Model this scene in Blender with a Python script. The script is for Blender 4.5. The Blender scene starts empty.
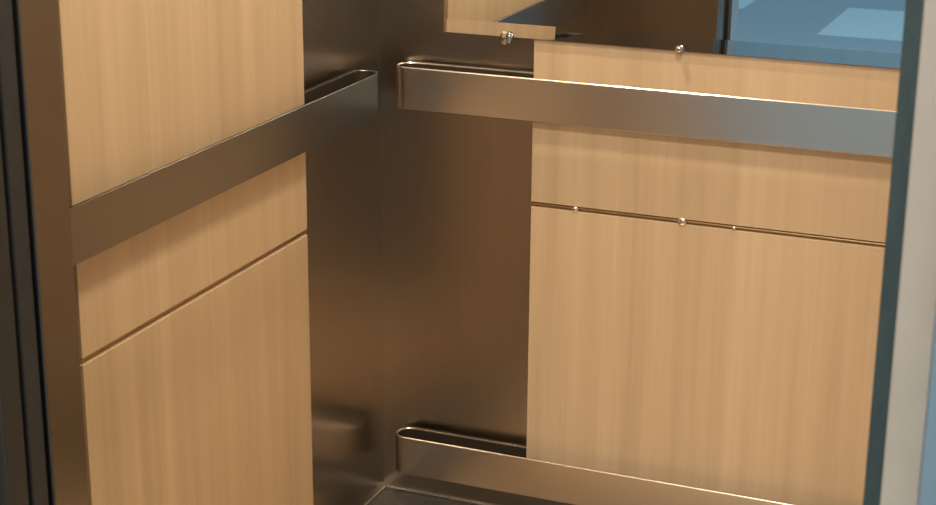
import bpy, bmesh, math
from mathutils import Matrix, Vector

SC = bpy.context.scene
COL = SC.collection

# ------------------------------------------------------------------ helpers
def link(o, parent=None):
    COL.objects.link(o)
    if parent is not None:
        o.parent = parent
    return o

def mesh_obj(name, bm, mat, parent=None, smooth=False):
    bmesh.ops.recalc_face_normals(bm, faces=bm.faces[:])
    me = bpy.data.meshes.new(name)
    bm.to_mesh(me); bm.free()
    if smooth:
        for p in me.polygons:
            p.use_smooth = True
        try:
            me.set_sharp_from_angle(angle=math.radians(40))
        except Exception:
            pass
    me.materials.append(mat)
    return link(bpy.data.objects.new(name, me), parent)

def tag(o, label=None, cat=None, group=None, kind=None):
    if label: o['label'] = label
    if cat: o['category'] = cat
    if group: o['group'] = group
    if kind: o['kind'] = kind
    return o

def empty(name, loc=(0, 0, 0)):
    o = bpy.data.objects.new(name, None)
    o.empty_display_size = .1
    o.location = loc
    return link(o)

def add_box(bm, a, b, bevel=0.0, seg=2):
    """axis-aligned box from corner a to corner b"""
    r = bmesh.ops.create_cube(bm, size=1.0)
    vs = r['verts']
    for v in vs:
        v.co = Vector([(a[i] + b[i]) / 2 + v.co[i] * (b[i] - a[i]) for i in range(3)])
    if bevel > 0:
        es = list({e for v in vs for e in v.link_edges})
        bmesh.ops.bevel(bm, geom=es, offset=bevel, segments=seg, profile=.5, affect='EDGES')
    return vs

def box_obj(name, a, b, mat, parent=None, bevel=0.0, seg=2, smooth=False):
    bm = bmesh.new(); add_box(bm, a, b, bevel, seg)
    return mesh_obj(name, bm, mat, parent, smooth)

def struct(name, a, b, mat, bevel=0.0):
    return tag(box_obj(name, a, b, mat, bevel=bevel), kind='structure')

def add_lathe(bm, profile, M, seg=32):
    """revolve (r, h) profile round local Z then transform by M"""
    rings = []
    for r, h in profile:
        if r < 1e-6:
            rings.append([bm.verts.new(M @ Vector((0, 0, h)))])
        else:
            rings.append([bm.verts.new(M @ Vector((r * math.cos(2 * math.pi * k / seg),
                                                   r * math.sin(2 * math.pi * k / seg), h))) for k in range(seg)])
    for A, B in zip(rings, rings[1:]):
        for k in range(seg):
            k2 = (k + 1) % seg
            if len(A) == 1 and len(B) == 1: continue
            if len(A) == 1: bm.faces.new((A[0], B[k], B[k2]))
            elif len(B) == 1: bm.faces.new((A[k], B[0], A[k2]))
            else: bm.faces.new((A[k], B[k], B[k2], A[k2]))

def add_band(bm, path, thick, z0, z1, lip=0.0008):
    """a flat metal band of given thickness following a 2-D path (left side = outer), standing z0..z1"""
    n = len(path)
    L, Rr = [], []
    for i in range(n):
        p = Vector(path[i])
        d = Vector((0, 0))
        if i > 0: d += (p - Vector(path[i - 1])).normalized()
        if i < n - 1: d += (Vector(path[i + 1]) - p).normalized()
        d.normalize()
        nrm = Vector((-d.y, d.x))
        L.append(p); Rr.append(p + nrm * thick)
    # cross-section corners with small eased edges
    def sec(i):
        o, q = L[i], Rr[i]
        u = (q - o).normalized()
        pts = [(o, z0 + lip), (o + u * lip, z0), (q - u * lip, z0), (q, z0 + lip),
               (q, z1 - lip), (q - u * lip, z1), (o + u * lip, z1), (o, z1 - lip)]
        return [bm.verts.new((p.x, p.y, z)) for p, z in pts]
    S = [sec(i) for i in range(n)]
    for A, B in zip(S, S[1:]):
        for k in range(8):
            k2 = (k + 1) % 8
            bm.faces.new((A[k], B[k], B[k2], A[k2]))
    bm.faces.new(S[0]); bm.faces.new(list(reversed(S[-1])))

# ------------------------------------------------------------------ materials
def new_mat(name):
    m = bpy.data.materials.new(name); m.use_nodes = True
    nt = m.node_tree
    bs = nt.nodes['Principled BSDF']
    return m, nt, bs

def setv(bs, **kw):
    for k, v in kw.items():
        k = k.replace('_', ' ')
        if k in bs.inputs:
            bs.inputs[k].default_value = v

def simple(name, col, rough=.5, metal=0.0, noise=0.0, nscale=30.0, spec=.5):
    m, nt, bs = new_mat(name)
    setv(bs, Roughness=rough, Metallic=metal)
    bs.inputs['Specular IOR Level'].default_value = spec
    tc = nt.nodes.new('ShaderNodeTexCoord')
    nz = nt.nodes.new('ShaderNodeTexNoise'); nz.inputs['Scale'].default_value = nscale
    nz.inputs['Detail'].default_value = 4
    nt.links.new(tc.outputs['Object'], nz.inputs['Vector'])
    cr = nt.nodes.new('ShaderNodeValToRGB')
    cr.color_ramp.elements[0].position = .3; cr.color_ramp.elements[1].position = .7
    cr.color_ramp.elements[0].color = tuple(c * (1 - noise) for c in col) + (1,)
    cr.color_ramp.elements[1].color = tuple(min(1, c * (1 + noise)) for c in col) + (1,)
    nt.links.new(nz.outputs['Fac'], cr.inputs['Fac'])
    nt.links.new(cr.outputs['Color'], bs.inputs['Base Color'])
    return m

def steel(name, col, rough=.28, grain='z', aniso=.0, rot=0.0, var=.03, blotch=.015):
    """brushed stainless steel; grain = direction the brushing runs in"""
    m, nt, bs = new_mat(name)
    setv(bs, Metallic=1.0, Roughness=rough, Anisotropic=aniso)
    bs.inputs['Anisotropic Rotation'].default_value = rot
    tc = nt.nodes.new('ShaderNodeTexCoord')
    mp = nt.nodes.new('ShaderNodeMapping')
    s = {'x': (2, 160, 160), 'y': (160, 2, 160), 'z': (160, 160, 2)}[grain]
    mp.inputs['Scale'].default_value = s
    nt.links.new(tc.outputs['Object'], mp.inputs['Vector'])
    nz = nt.nodes.new('ShaderNodeTexNoise'); nz.inputs['Scale'].default_value = 1.0
    nz.inputs['Detail'].default_value = 3
    nt.links.new(mp.outputs['Vector'], nz.inputs['Vector'])
    cr = nt.nodes.new('ShaderNodeValToRGB')
    cr.color_ramp.elements[0].position = .25; cr.color_ramp.elements[1].position = .75
    cr.color_ramp.elements[0].color = tuple(c * (1 - var) for c in col) + (1,)
    cr.color_ramp.elements[1].color = tuple(c * (1 + var) for c in col) + (1,)
    nt.links.new(nz.outputs['Fac'], cr.inputs['Fac'])
    nt.links.new(cr.outputs['Color'], bs.inputs['Base Color'])
    n2 = nt.nodes.new('ShaderNodeTexNoise'); n2.inputs['Scale'].default_value = 5.0
    n2.inputs['Detail'].default_value = 3
    nt.links.new(tc.outputs['Object'], n2.inputs['Vector'])
    mr = nt.nodes.new('ShaderNodeMapRange')
    mr.inputs['To Min'].default_value = rough - blotch; mr.inputs['To Max'].default_value = rough + blotch
    nt.links.new(n2.outputs['Fac'], mr.inputs['Value'])
    nt.links.new(mr.outputs['Result'], bs.inputs['Roughness'])
    if aniso > 0:
        tg = nt.nodes.new('ShaderNodeCombineXYZ')       # the sheen spreads across the brushing
        for k, v in enumerate((.7071, .7071, 0) if grain == 'z' else (0, 0, 1)):
            tg.inputs[k].default_value = v
        nt.links.new(tg.outputs[0], bs.inputs['Tangent'])
    return m

def wood(name, seed=0.0):
    """pale vertical-grain laminate"""
    m, nt, bs = new_mat(name)
    N = nt.nodes.new; Lk = nt.links.new
    tc = N('ShaderNodeTexCoord')
    def grain(scale, z, detail, off):
        mp = N('ShaderNodeMapping')
        mp.inputs['Scale'].default_value = (scale, scale, z)
        mp.inputs['Location'].default_value = (off + seed, off * 1.7 + seed, off * .3)
        Lk(tc.outputs['Object'], mp.inputs['Vector'])
        nz = N('ShaderNodeTexNoise'); nz.inputs['Scale'].default_value = 1.0
        nz.inputs['Detail'].default_value = detail; nz.inputs['Roughness'].default_value = .6
        Lk(mp.outputs['Vector'], nz.inputs['Vector'])
        return nz.outputs['Fac']
    broad = grain(17, .55, 2, 3.1)
    mid = grain(70, 1.6, 3, 9.7)
    fine = grain(330, 5.0, 3, 1.3)
    a = N('ShaderNodeMath'); a.operation = 'MULTIPLY_ADD'
    Lk(broad, a.inputs[0]); a.inputs[1].default_value = .58
    b = N('ShaderNodeMath'); b.operation = 'MULTIPLY_ADD'
    Lk(mid, b.inputs[0]); b.inputs[1].default_value = .32
    c = N('ShaderNodeMath'); c.operation = 'MULTIPLY'
    Lk(fine, c.inputs[0]); c.inputs[1].default_value = .10
    Lk(c.outputs[0], b.inputs[2]); Lk(b.outputs[0], a.inputs[2])
    cr = N('ShaderNodeValToRGB')
    e = cr.color_ramp.elements
    e[0].position = .30; e[0].color = WOOD_DARK + (1,)
    e[1].position = .68; e[1].color = WOOD_LIGHT + (1,)
    mid_e = e.new(.50); mid_e.color = WOOD_MID + (1,)
    Lk(a.outputs[0], cr.inputs['Fac'])
    Lk(cr.outputs['Color'], bs.inputs['Base Color'])
    setv(bs, Roughness=.42)
    bs.inputs['Specular IOR Level'].default_value = .35
    return m

def emit(name, col, strength):
    m, nt, bs = new_mat(name)
    bs.inputs['Base Color'].default_value = (*col, 1)
    bs.inputs['Emission Color'].default_value = (*col, 1)
    bs.inputs['Emission Strength'].default_value = strength
    return m

WOOD_DARK = (.45, .320, .192)
WOOD_MID = (.52, .378, .235)
WOOD_LIGHT = (.585, .432, .276)
M_WOOD_L = wood('wood laminate left', 0.0)
M_WOOD_B = wood('wood laminate back', 4.0)
M_STEEL = steel('brushed steel wall', (.42, .365, .295), .28, 'z', aniso=.7)
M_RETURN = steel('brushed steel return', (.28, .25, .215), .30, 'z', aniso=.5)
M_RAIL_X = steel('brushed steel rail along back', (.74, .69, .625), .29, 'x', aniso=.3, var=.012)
M_BUMP = steel('brushed steel bumper', (.56, .51, .44), .32, 'x', aniso=.3)
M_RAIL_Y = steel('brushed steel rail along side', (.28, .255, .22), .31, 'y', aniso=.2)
M_EDGE = simple('polished steel', (.72, .68, .62), .16, 1.0, .03)
M_CHROME = simple('chrome', (.80, .78, .75), .08, 1.0, .01)
M_GLINT = simple('satin glint dome', (.95, .92, .84), .24, 1.0, .02)
M_STRIP = simple('bronze reveal strip', (.40, .26, .14), .36, 1.0, .05, 60)
M_MIRROR, _nt, _bs = new_mat('silvered mirror')
setv(_bs, Metallic=1.0, Roughness=.0); _bs.inputs['Base Color'].default_value = (.95, .96, .95, 1)
M_MBACK = simple('mirror backing', (.05, .045, .04), .6)
M_FLOOR = simple('dark floor tile', (.050, .043, .037), .38, 0, .25, 90)
M_TAN = simple('tan floor reflector', (.66, .48, .29), .40, 0, .06, 60)
M_TAN2 = simple('brown floor border', (.27, .185, .105), .45, 0, .08, 60)
M_TRIM = simple('floor edging', (.46, .43, .38), .32, 1.0, .08, 80)
M_CEIL = simple('cab ceiling', (.55, .5, .42), .5, 0, .03)
M_CARDOOR = simple('dark car door edge', (.029, .045, .047), .45, 0, .12, 40)
M_CARDOOR_SHADE = simple('shaded car door edge', (.020, .020, .021), .55, 0, .12, 40)  # darker copy of the car door colour, left-side shade painted in
M_GAP = simple('black gap fill', (.010, .010, .010), .6, 0, .2, 60)
M_LANDING = simple('landing door paint', (.31, .28, .243), .45, 0, .04, 20)
M_LANDING_SHADE = simple('shaded landing door paint', (.032, .029, .025), .5, .3, .06, 20)  # landing door paint darkened to stand for shade on the left
M_FRAME = steel('landing frame steel', (.75, .77, .77), .35, 'z')
M_LWALL = simple('lobby wall paint', (.42, .42, .41), .7, 0, .04, 6)
M_LBLUE = simple('pale blue lobby wall', (.32, .52, .63), .7, 0, .04, 6)
M_LCEIL = simple('lobby ceiling', (.6, .6, .6), .8, 0, .03, 6)
M_DARK_FLOOR = simple('dark reflected floor', (.030, .025, .020), .5, 0, .2, 40)
M_CARPET = simple('blue lobby carpet', (.082, .160, .222), .85, 0, .05, 50, .2)
M_SQUARES = simple('pale blue lobby squares', (.145, .268, .355), .85, 0, .05, 50, .2)
M_LAMP = emit('warm lamp lens', (1.0, .86, .62), 25.0)
M_FILL = emit('fill lamp diffuser', (.92, .97, 1.0), 3.0)
M_SLOT_SHADE = simple('painted slot shade', (.022, .014, .008), .6, 0, .15, 50)  # near-black colour that paints shade into the rail slots
M_WHITE = simple('white lamp ring', (.7, .68, .64), .4, 0, .02)

# ------------------------------------------------------------------ measures (metres; origin = far left floor corner of the cab)
S = .0573          # rail stand-off (front face from the steel)
T = .0141          # wood panel thickness
ZM = 1.0342        # mirror bottom
ZR = .9631         # handrail top
ZG = .6957         # reveal groove centre
ZB = .1545         # bumper rail top
HR = .087          # rail height
WL = -.3653        # wood starts on the left wall
WB = .3395         # wood starts on the back wall
CW = 1.57          # cab width
YI = -1.556        # inner face of the front returns
YO = -1.625        # outer face of the front returns
XL, XR = .330, 1.275
CH = 2.35          # cab ceiling height
G = .0052          # half width of groove

# ------------------------------------------------------------------ setting: cab
struct('floor', (0, -1.66, -.05), (CW, 0, 0), M_FLOOR)
struct('floor_covering', (.11, -1.14, -.01), (CW - .11, -.11, .002), M_TAN2)  # unseen; front edge shaped for its reflection in the steel
struct('floor_reflector', (.24, -1.13, -.005), (CW - .24, -.34, .004), M_TAN)  # unseen bright area added to lighten the reflection in the lower steel
struct('wall_left', (-.04, YI, 0), (0, .04, CH), M_STEEL)
struct('wall_back', (0, 0, 0), (CW, .04, CH), M_STEEL)
struct('wall_right', (CW, YI, 0), (CW + .04, .04, CH), M_WOOD_L)
struct('ceiling', (-.04, YO, CH), (CW + .04, .04, CH + .05), M_CEIL)
bm = bmesh.new()
add_box(bm, (-.04, YO, 0), (XL, YI, CH), .002)
add_box(bm, (XR, YO, 0), (CW + .04, YI, CH), .002)
add_box(bm, (XL, YO, 2.2), (XR, YI, CH))
tag(mesh_obj('wall_front', bm, M_RETURN), kind='structure')
# bright edging round the floor
bm = bmesh.new()
add_box(bm, (0, -.007, 0), (CW, 0, .004), .001)
add_box(bm, (0, YI, 0), (.007, -.007, .004), .001)
tag(mesh_obj('trim_1', bm, M_TRIM), kind='structure')
# ------------------------------------------------------------------ wood panels
def panel(a, b, mat, label):
    o = box_obj('wall_panel', a, b, mat, bevel=.0012, seg=2)
    return tag(o, label, 'wall panel', 'wood laminate wall panels')
YE = -1.11
panel((0, YE, ZG + G), (T, WL, 2.24), M_WOOD_L, 'pale wood laminate panel on the left wall above the dark groove, behind the handrail')
panel((0, YE, .10), (T, WL, ZG - G), M_WOOD_L, 'pale wood laminate panel on the left wall below the slanting dark groove')
panel((WB, -T, ZG + G), (CW - .15, 0, 2.24), M_WOOD_B, 'pale wood laminate panel on the back wall between the mirror and the groove')
panel((WB, -T, .06), (CW - .15, 0, ZG - G), M_WOOD_B, 'large pale wood laminate panel on the back wall below the groove, above the low bumper rail')

struct('wall_front_panel', (.02, YI, .06), (XL - .012, YI + T, ZG - G), M_WOOD_B, .0012)

# reveal strips in the grooves: shallow rounded bronze bead
def bead_along(axis, a, b, zc, name, rad=.0062, depth=.0105):
    bm = bmesh.new()
    prof = [(0, -G)] + [(depth * math.cos(t), G * math.sin(t)) for t in [(-.5 + k / 10) * math.pi for k in range(11)]] + [(0, G)]
    rows = []
    for s in (a, b):
        row = []
        for d, h in prof:
            row.append(bm.verts.new((s, -d, zc + h) if axis == 'x' else (d, s, zc + h)))
        rows.append(row)
    n = len(prof)
    for k in range(n - 1):
        bm.faces.new((rows[0][k], rows[0][k + 1], rows[1][k + 1], rows[1][k]))
    bm.faces.new(rows[0]); bm.faces.new(rows[1])
    return tag(mesh_obj(name, bm, M_STRIP, smooth=True), kind='structure')
bead_along('y', YE, WL, ZG, 'trim_3')
strip = bead_along('x', WB, CW - .15, ZG, 'trim_4')
for sx, sr in ((.434, .0062), (.654, .0088), (.758, .0042)):  # domes added to give bright lamp glints in the groove
    bm = bmesh.new()
    M = Matrix.Translation((sx, -.0086, ZG)) @ Matrix.Rotation(math.pi / 2, 4, 'X')
    add_lathe(bm, [(0, 0)] + [(sr * math.cos(a), .0060 + .0035 * math.sin(a)) for a in [math.pi / 2 * k / 8 for k in range(8)]] + [(0, .0095)], M, 28)
    mesh_obj('glint_dome', bm, M_GLINT, strip, smooth=True)['label'] = 'small bright dome added for a lamp glint'

# ------------------------------------------------------------------ rails
RT = .0045         # band thickness
def arc_path(sx, s):
    """2-D path along +u: starts at the far end of the front face, bends round the end, stops at the wall plate"""
    R = s / 2
    pts = []
    for k in range(17):
        a = -math.pi / 2 - math.pi * k / 16
        pts.append((sx + R + R * math.cos(a), -R + R * math.sin(a)))
    return pts
def make_rail(name, axis, u0, u1, zt, plate_to, mat, label, group, far_plate=None):
    """u runs from the corner outward; local frame: u along wall, v = -distance from the wall"""
    z0, z1 = zt - HR, zt
    root = empty(name, (0, 0, z0))
    def place(bm):
        for v in bm.verts:
            u, w, z = v.co
            v.co = Vector((u, w, z - z0)) if axis == 'x' else Vector((-w, -u, z - z0))
    R = S / 2
    # bar: the flat front plus both rounded ends
    near = arc_path(u0, S)
    far = [(u1 - (x - u0), y) for x, y in near]
    path = list(reversed(far)) + near          # wall -> far bend -> front -> near bend -> wall
    bm = bmesh.new(); add_band(bm, list(reversed(path)), RT, z0, z1, .0018 if axis == 'x' else .0006); place(bm)
    mesh_obj('bar', bm, mat, root, smooth=True)
    # plates lying flat on the steel at each end
    bm = bmesh.new(); add_box(bm, (u0 + R, -RT, z0), (plate_to, -.0002, z1), .001); place(bm)
    mesh_obj('wall_plate', bm, mat, root)
    if far_plate:
        bm = bmesh.new(); add_box(bm, (far_plate, -RT, z0), (u1 - R, -.0002, z1), .001); place(bm)
        mesh_obj('wall_plate', bm, mat, root)
    # dark band added as painted shade inside the slot
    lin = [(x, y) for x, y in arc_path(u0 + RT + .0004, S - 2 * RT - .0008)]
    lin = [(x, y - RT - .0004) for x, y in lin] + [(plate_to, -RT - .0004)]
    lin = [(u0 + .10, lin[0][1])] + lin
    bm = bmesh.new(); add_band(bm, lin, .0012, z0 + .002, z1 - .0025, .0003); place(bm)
    mesh_obj('shade_band', bm, M_SLOT_SHADE, root, smooth=True)['label'] = 'dark band painted as shade inside the rail slot'
    return tag(root, label, 'rail', group)
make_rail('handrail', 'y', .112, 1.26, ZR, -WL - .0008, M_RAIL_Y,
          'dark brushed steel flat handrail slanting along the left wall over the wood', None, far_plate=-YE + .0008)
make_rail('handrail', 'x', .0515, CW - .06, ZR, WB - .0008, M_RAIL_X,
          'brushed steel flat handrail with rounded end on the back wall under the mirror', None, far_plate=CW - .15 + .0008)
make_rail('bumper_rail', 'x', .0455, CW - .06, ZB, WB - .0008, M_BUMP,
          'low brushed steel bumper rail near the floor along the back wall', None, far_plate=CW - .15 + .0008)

# ------------------------------------------------------------------ mirror
mx0, mx1, mz1 = .150, CW - .15, 2.05
my = -.0201
mir = empty('mirror', (mx0, 0, ZM))
BW, BD = .027, -.0016       # width of the polished bottom border and its slight tilt
def P(x, y, z): return (x - mx0, y, z - ZM)
bm = bmesh.new()
o = [bm.verts.new(P(*c)) for c in ((mx0, my + BD, ZM), (mx1, my + BD, ZM), (mx1, my, mz1), (mx0, my, mz1))]
i = [bm.verts.new(P(*c)) for c in ((mx0, my, ZM + BW), (mx1, my, ZM + BW))]
q = [bm.verts.new(P(*c)) for c in ((mx0, -.0165, ZM), (mx1, -.0165, ZM), (mx1, -.0165, mz1), (mx0, -.0165, mz1))]
bm.faces.new((i[0], i[1], o[2], o[3])); bm.faces.new((o[0], o[1], i[1], i[0]))
bm.faces.new((q[0], q[1], o[1], o[0])); bm.faces.new((q[2], q[3], o[3], o[2]))
bm.faces.new((q[1], q[2], o[2], i[1], o[1])); bm.faces.new((q[3], q[0], o[0], i[0], o[3]))
bm.faces.new(q)
mesh_obj('glass', bm, M_MIRROR, mir)
box_obj('backing', P(mx0 + .004, -.0165, ZM + .002), P(mx1 - .004, -.0143, mz1 - .002), M_MBACK, mir)
for cx, cz in ((.285, ZM - .002), (.636, ZM + .004), (.285, mz1 + .002), (.636, mz1 + .002)):
    y0 = -.0002 if cx < WB else -T - .0002
    bm = bmesh.new()
    M = Matrix.Translation(P(cx, y0, cz)) @ Matrix.Rotation(math.pi / 2, 4, 'X')
    f = abs(my - y0)
    rr = .0135 if cx < WB else .0068
    add_lathe(bm, [(0, 0), (.005, 0), (.005, f + .0005), (rr, f + .0005), (rr, f + .008), (rr * .9, f + .0105), (rr * .6, f + .012), (0, f + .0125)], M, 32)
    mesh_obj('clip', bm, M_CHROME, mir, smooth=True)['label'] = 'round chrome mirror clip'
tag(mir, 'frameless mirror held by round chrome clips high on the back wall', 'mirror')

# ------------------------------------------------------------------ doors and landing
def door(name, a, b, mat, bevel=.002):
    return struct(name, a, b, mat, bevel)
DH = 2.2
door('door_1', (-.60, -1.660, .0), (.326, -1.630, DH), M_CARDOOR_SHADE)
door('door_2', (1.268, -1.660, .0), (2.2, -1.630, DH), M_CARDOOR)
door('door_3', (-.60, -1.712, .0), (.333, -1.676, DH), M_LANDING_SHADE)
door('door_4', (1.290, -1.712, .0), (2.2, -1.676, DH), M_LANDING)
struct('trim_5', (.30, -1.675, 0), (.318, -1.661, DH), M_GAP)  # black strip stands in for the dark gap between the doors
struct('trim_6', (1.28, -1.675, 0), (1.30, -1.661, DH), M_CARDOOR)
struct('trim_7', (-.10, -1.86, 0), (.318, -1.722, DH + .1), M_FRAME, .002)
struct('trim_8', (1.337, -1.86, 0), (1.75, -1.722, DH + .1), M_FRAME, .002)
struct('trim_9', (.318, -1.86, DH), (1.337, -1.722, DH + .1), M_FRAME, .002)
struct('trim_10', (0, -1.86, -.05), (CW, -1.66, -.001), M_TRIM)

# lobby the mirror looks back into
LX0, LX1, LY0, LH = -4.0, 5.0, -13.0, 2.75
bm = bmesh.new()
add_box(bm, (LX0, -1.84, 0), (-.10, -1.74, LH)); add_box(bm, (1.75, -1.84, 0), (LX1, -1.74, LH))
add_box(bm, (-.10, -1.84, DH + .1), (1.75, -1.74, LH))
tag(mesh_obj('wall_lobby_front', bm, M_LWALL), kind='structure')
struct('wall_lobby_far', (LX0, LY0 - .1, 0), (LX1, LY0, LH), M_LBLUE)
struct('wall_lobby_left', (LX0 - .1, LY0, 0), (LX0, -1.74, LH), M_LWALL)
struct('wall_lobby_right', (LX1, LY0, 0), (LX1 + .1, -1.74, LH), M_LWALL)
struct('ceiling_lobby', (LX0, LY0, LH), (LX1, -1.74, LH + .1), M_LCEIL)
struct('floor_lobby', (LX0, LY0, -.05), (LX1, -3.3, 0), M_CARPET)
struct('floor_landing', (LX0, -3.3, -.05), (LX1, -1.86, 0), M_DARK_FLOOR)  # unseen dark strip added to darken what the steel reflects
bm = bmesh.new()  # paler squares on the blue lobby floor
for x0, y0 in ((-.21, -6.95), (-1.72, -7.6), (1.30, -6.3), (1.9, -7.8)):
    add_box(bm, (x0, y0, -.002), (x0 + .95, y0 + .95, .0015))
tag(mesh_obj('floor_pale_squares', bm, M_SQUARES), kind='structure')

# ------------------------------------------------------------------ lamps
def downlight(x, y, power, label):
    t = empty('downlight', (x, y, CH))
    bm = bmesh.new()
    add_lathe(bm, [(.034, 0), (.050, 0), (.050, -.004), (.044, -.007), (.036, -.004), (.034, 0)], Matrix.Identity(4), 40)
    mesh_obj('trim_ring', bm, M_EDGE, t, smooth=True)
    bm = bmesh.new()
    add_lathe(bm, [(0, -.001), (.034, -.001), (.034, -.0022), (0, -.0030)], Matrix.Identity(4), 40)
    mesh_obj('lens', bm, M_LAMP, t)
    ld = bpy.data.lights.new('downlight_beam', 'AREA'); ld.shape = 'DISK'; ld.size = .06
    ld.energy = power; ld.color = (1.0, .84, .62); ld.spread = math.radians(150)
    lo = link(bpy.data.objects.new('beam', ld), t); lo.location = (0, 0, -.009)
    tag(t, label, 'ceiling light')
downlight(.24, -.40, 11, 'small round downlight in the cab ceiling above the back left corner')
# square luminous panel in the middle of the cab ceiling
t = empty('ceiling_lamp', (.90, -1.15, CH))
box_obj('diffuser', (-.13, -.13, -.012), (.13, .13, -.0005), M_WHITE, t, .002)
bm = bmesh.new()
for a, b in (((-.15, -.15, -.016), (.15, -.13, -.0005)), ((-.15, .13, -.016), (.15, .15, -.0005)), ((-.15, -.13, -.016), (-.13, .13, -.0005)), ((.13, -.13, -.016), (.15, .13, -.0005))):
    add_box(bm, a, b)
mesh_obj('frame', bm, M_EDGE, t)
ld = bpy.data.lights.new('panel_glow', 'AREA'); ld.shape = 'SQUARE'; ld.size = .24
ld.energy = 22; ld.color = (1.0, .86, .66)
lo = link(bpy.data.objects.new('glow', ld), t); lo.location = (0, 0, -.018)
tag(t, 'square warm luminous panel in the middle of the cab ceiling', 'ceiling light')

def lobby_fill(x, y, sx, sy, e, col, label, group=None):  # unseen fill lamps added in the lobby
    t = empty('lobby_fill', (x, y, LH))
    box_obj('diffuser', (-sx / 2 + .02, -sy / 2 + .02, -.02), (sx / 2 - .02, sy / 2 - .02, -.0005), M_FILL, t, .002)
    bm = bmesh.new()
    for a, b in (((-sx / 2, -sy / 2, -.025), (sx / 2, -sy / 2 + .019, -.0005)), ((-sx / 2, sy / 2 - .019, -.025), (sx / 2, sy / 2, -.0005)),
                 ((-sx / 2, -sy / 2 + .019, -.025), (-sx / 2 + .019, sy / 2 - .019, -.0005)), ((sx / 2 - .019, -sy / 2 + .019, -.025), (sx / 2, sy / 2 - .019, -.0005))):
        add_box(bm, a, b)
    mesh_obj('frame', bm, M_WHITE, t)
    ld = bpy.data.lights.new('lobby_fill_light', 'AREA'); ld.shape = 'RECTANGLE'; ld.size = sx - .05; ld.size_y = sy - .05
    ld.energy = e; ld.color = col
    lo = link(bpy.data.objects.new('glow', ld), t); lo.location = (0, 0, -.028)
    tag(t, label, 'ceiling light', group)
lobby_fill(.95, -3.4, 1.6, .3, 110, (1.0, .90, .76), 'long warm fill lamp added in the lobby in front of the lift doors')  # added to light the cab's back wall and the jamb through the doorway
for x, y in ((-1.2, -4.6), (1.8, -5.0), (-1.2, -7.4), (1.8, -7.4), (-1.2, -10.4), (1.8, -10.4)):  # added cool fill over the lobby floor that the mirror reflects
    lobby_fill(x, y, 1.2, .6, 30, (.93, .97, 1.0), 'cool white rectangular fill panel added over the blue lobby carpet', 'added lobby fill panels')

# ------------------------------------------------------------------ world, camera, view
w = bpy.data.worlds.new('World'); SC.world = w; w.use_nodes = True
w.node_tree.nodes['Background'].inputs[0].default_value = (.05, .05, .055, 1)
w.node_tree.nodes['Background'].inputs[1].default_value = .5

cam = bpy.data.cameras.new('camera'); co = link(bpy.data.objects.new('camera', cam))
yaw, pitch, roll = (math.radians(a) for a in (22.02, 17.6621, .4339))
fwd = Vector((-math.sin(yaw) * math.cos(pitch), math.cos(yaw) * math.cos(pitch), -math.sin(pitch)))
rt = Vector((math.cos(yaw), math.sin(yaw), 0)); up = rt.cross(fwd)
rt2 = rt * math.cos(roll) + up * math.sin(roll); up2 = up * math.cos(roll) - rt * math.sin(roll)
Mx = Matrix((rt2, up2, -fwd)).transposed().to_4x4()
Mx.translation = Vector((1.4683, -3.1428, 1.65))
co.matrix_world = Mx
cam.sensor_width = 36; cam.sensor_fit = 'HORIZONTAL'; cam.lens = 1708.34 / 936 * 36
cam.clip_start = .05
cam.dof.use_dof = True; cam.dof.focus_distance = 3.5; cam.dof.aperture_fstop = 12
SC.camera = co
SC.view_settings.view_transform = 'Standard'
SC.view_settings.look = 'None'
SC.view_settings.gamma = 1
SC.view_settings.use_curve_mapping = False
SC.view_settings.exposure = 0.0
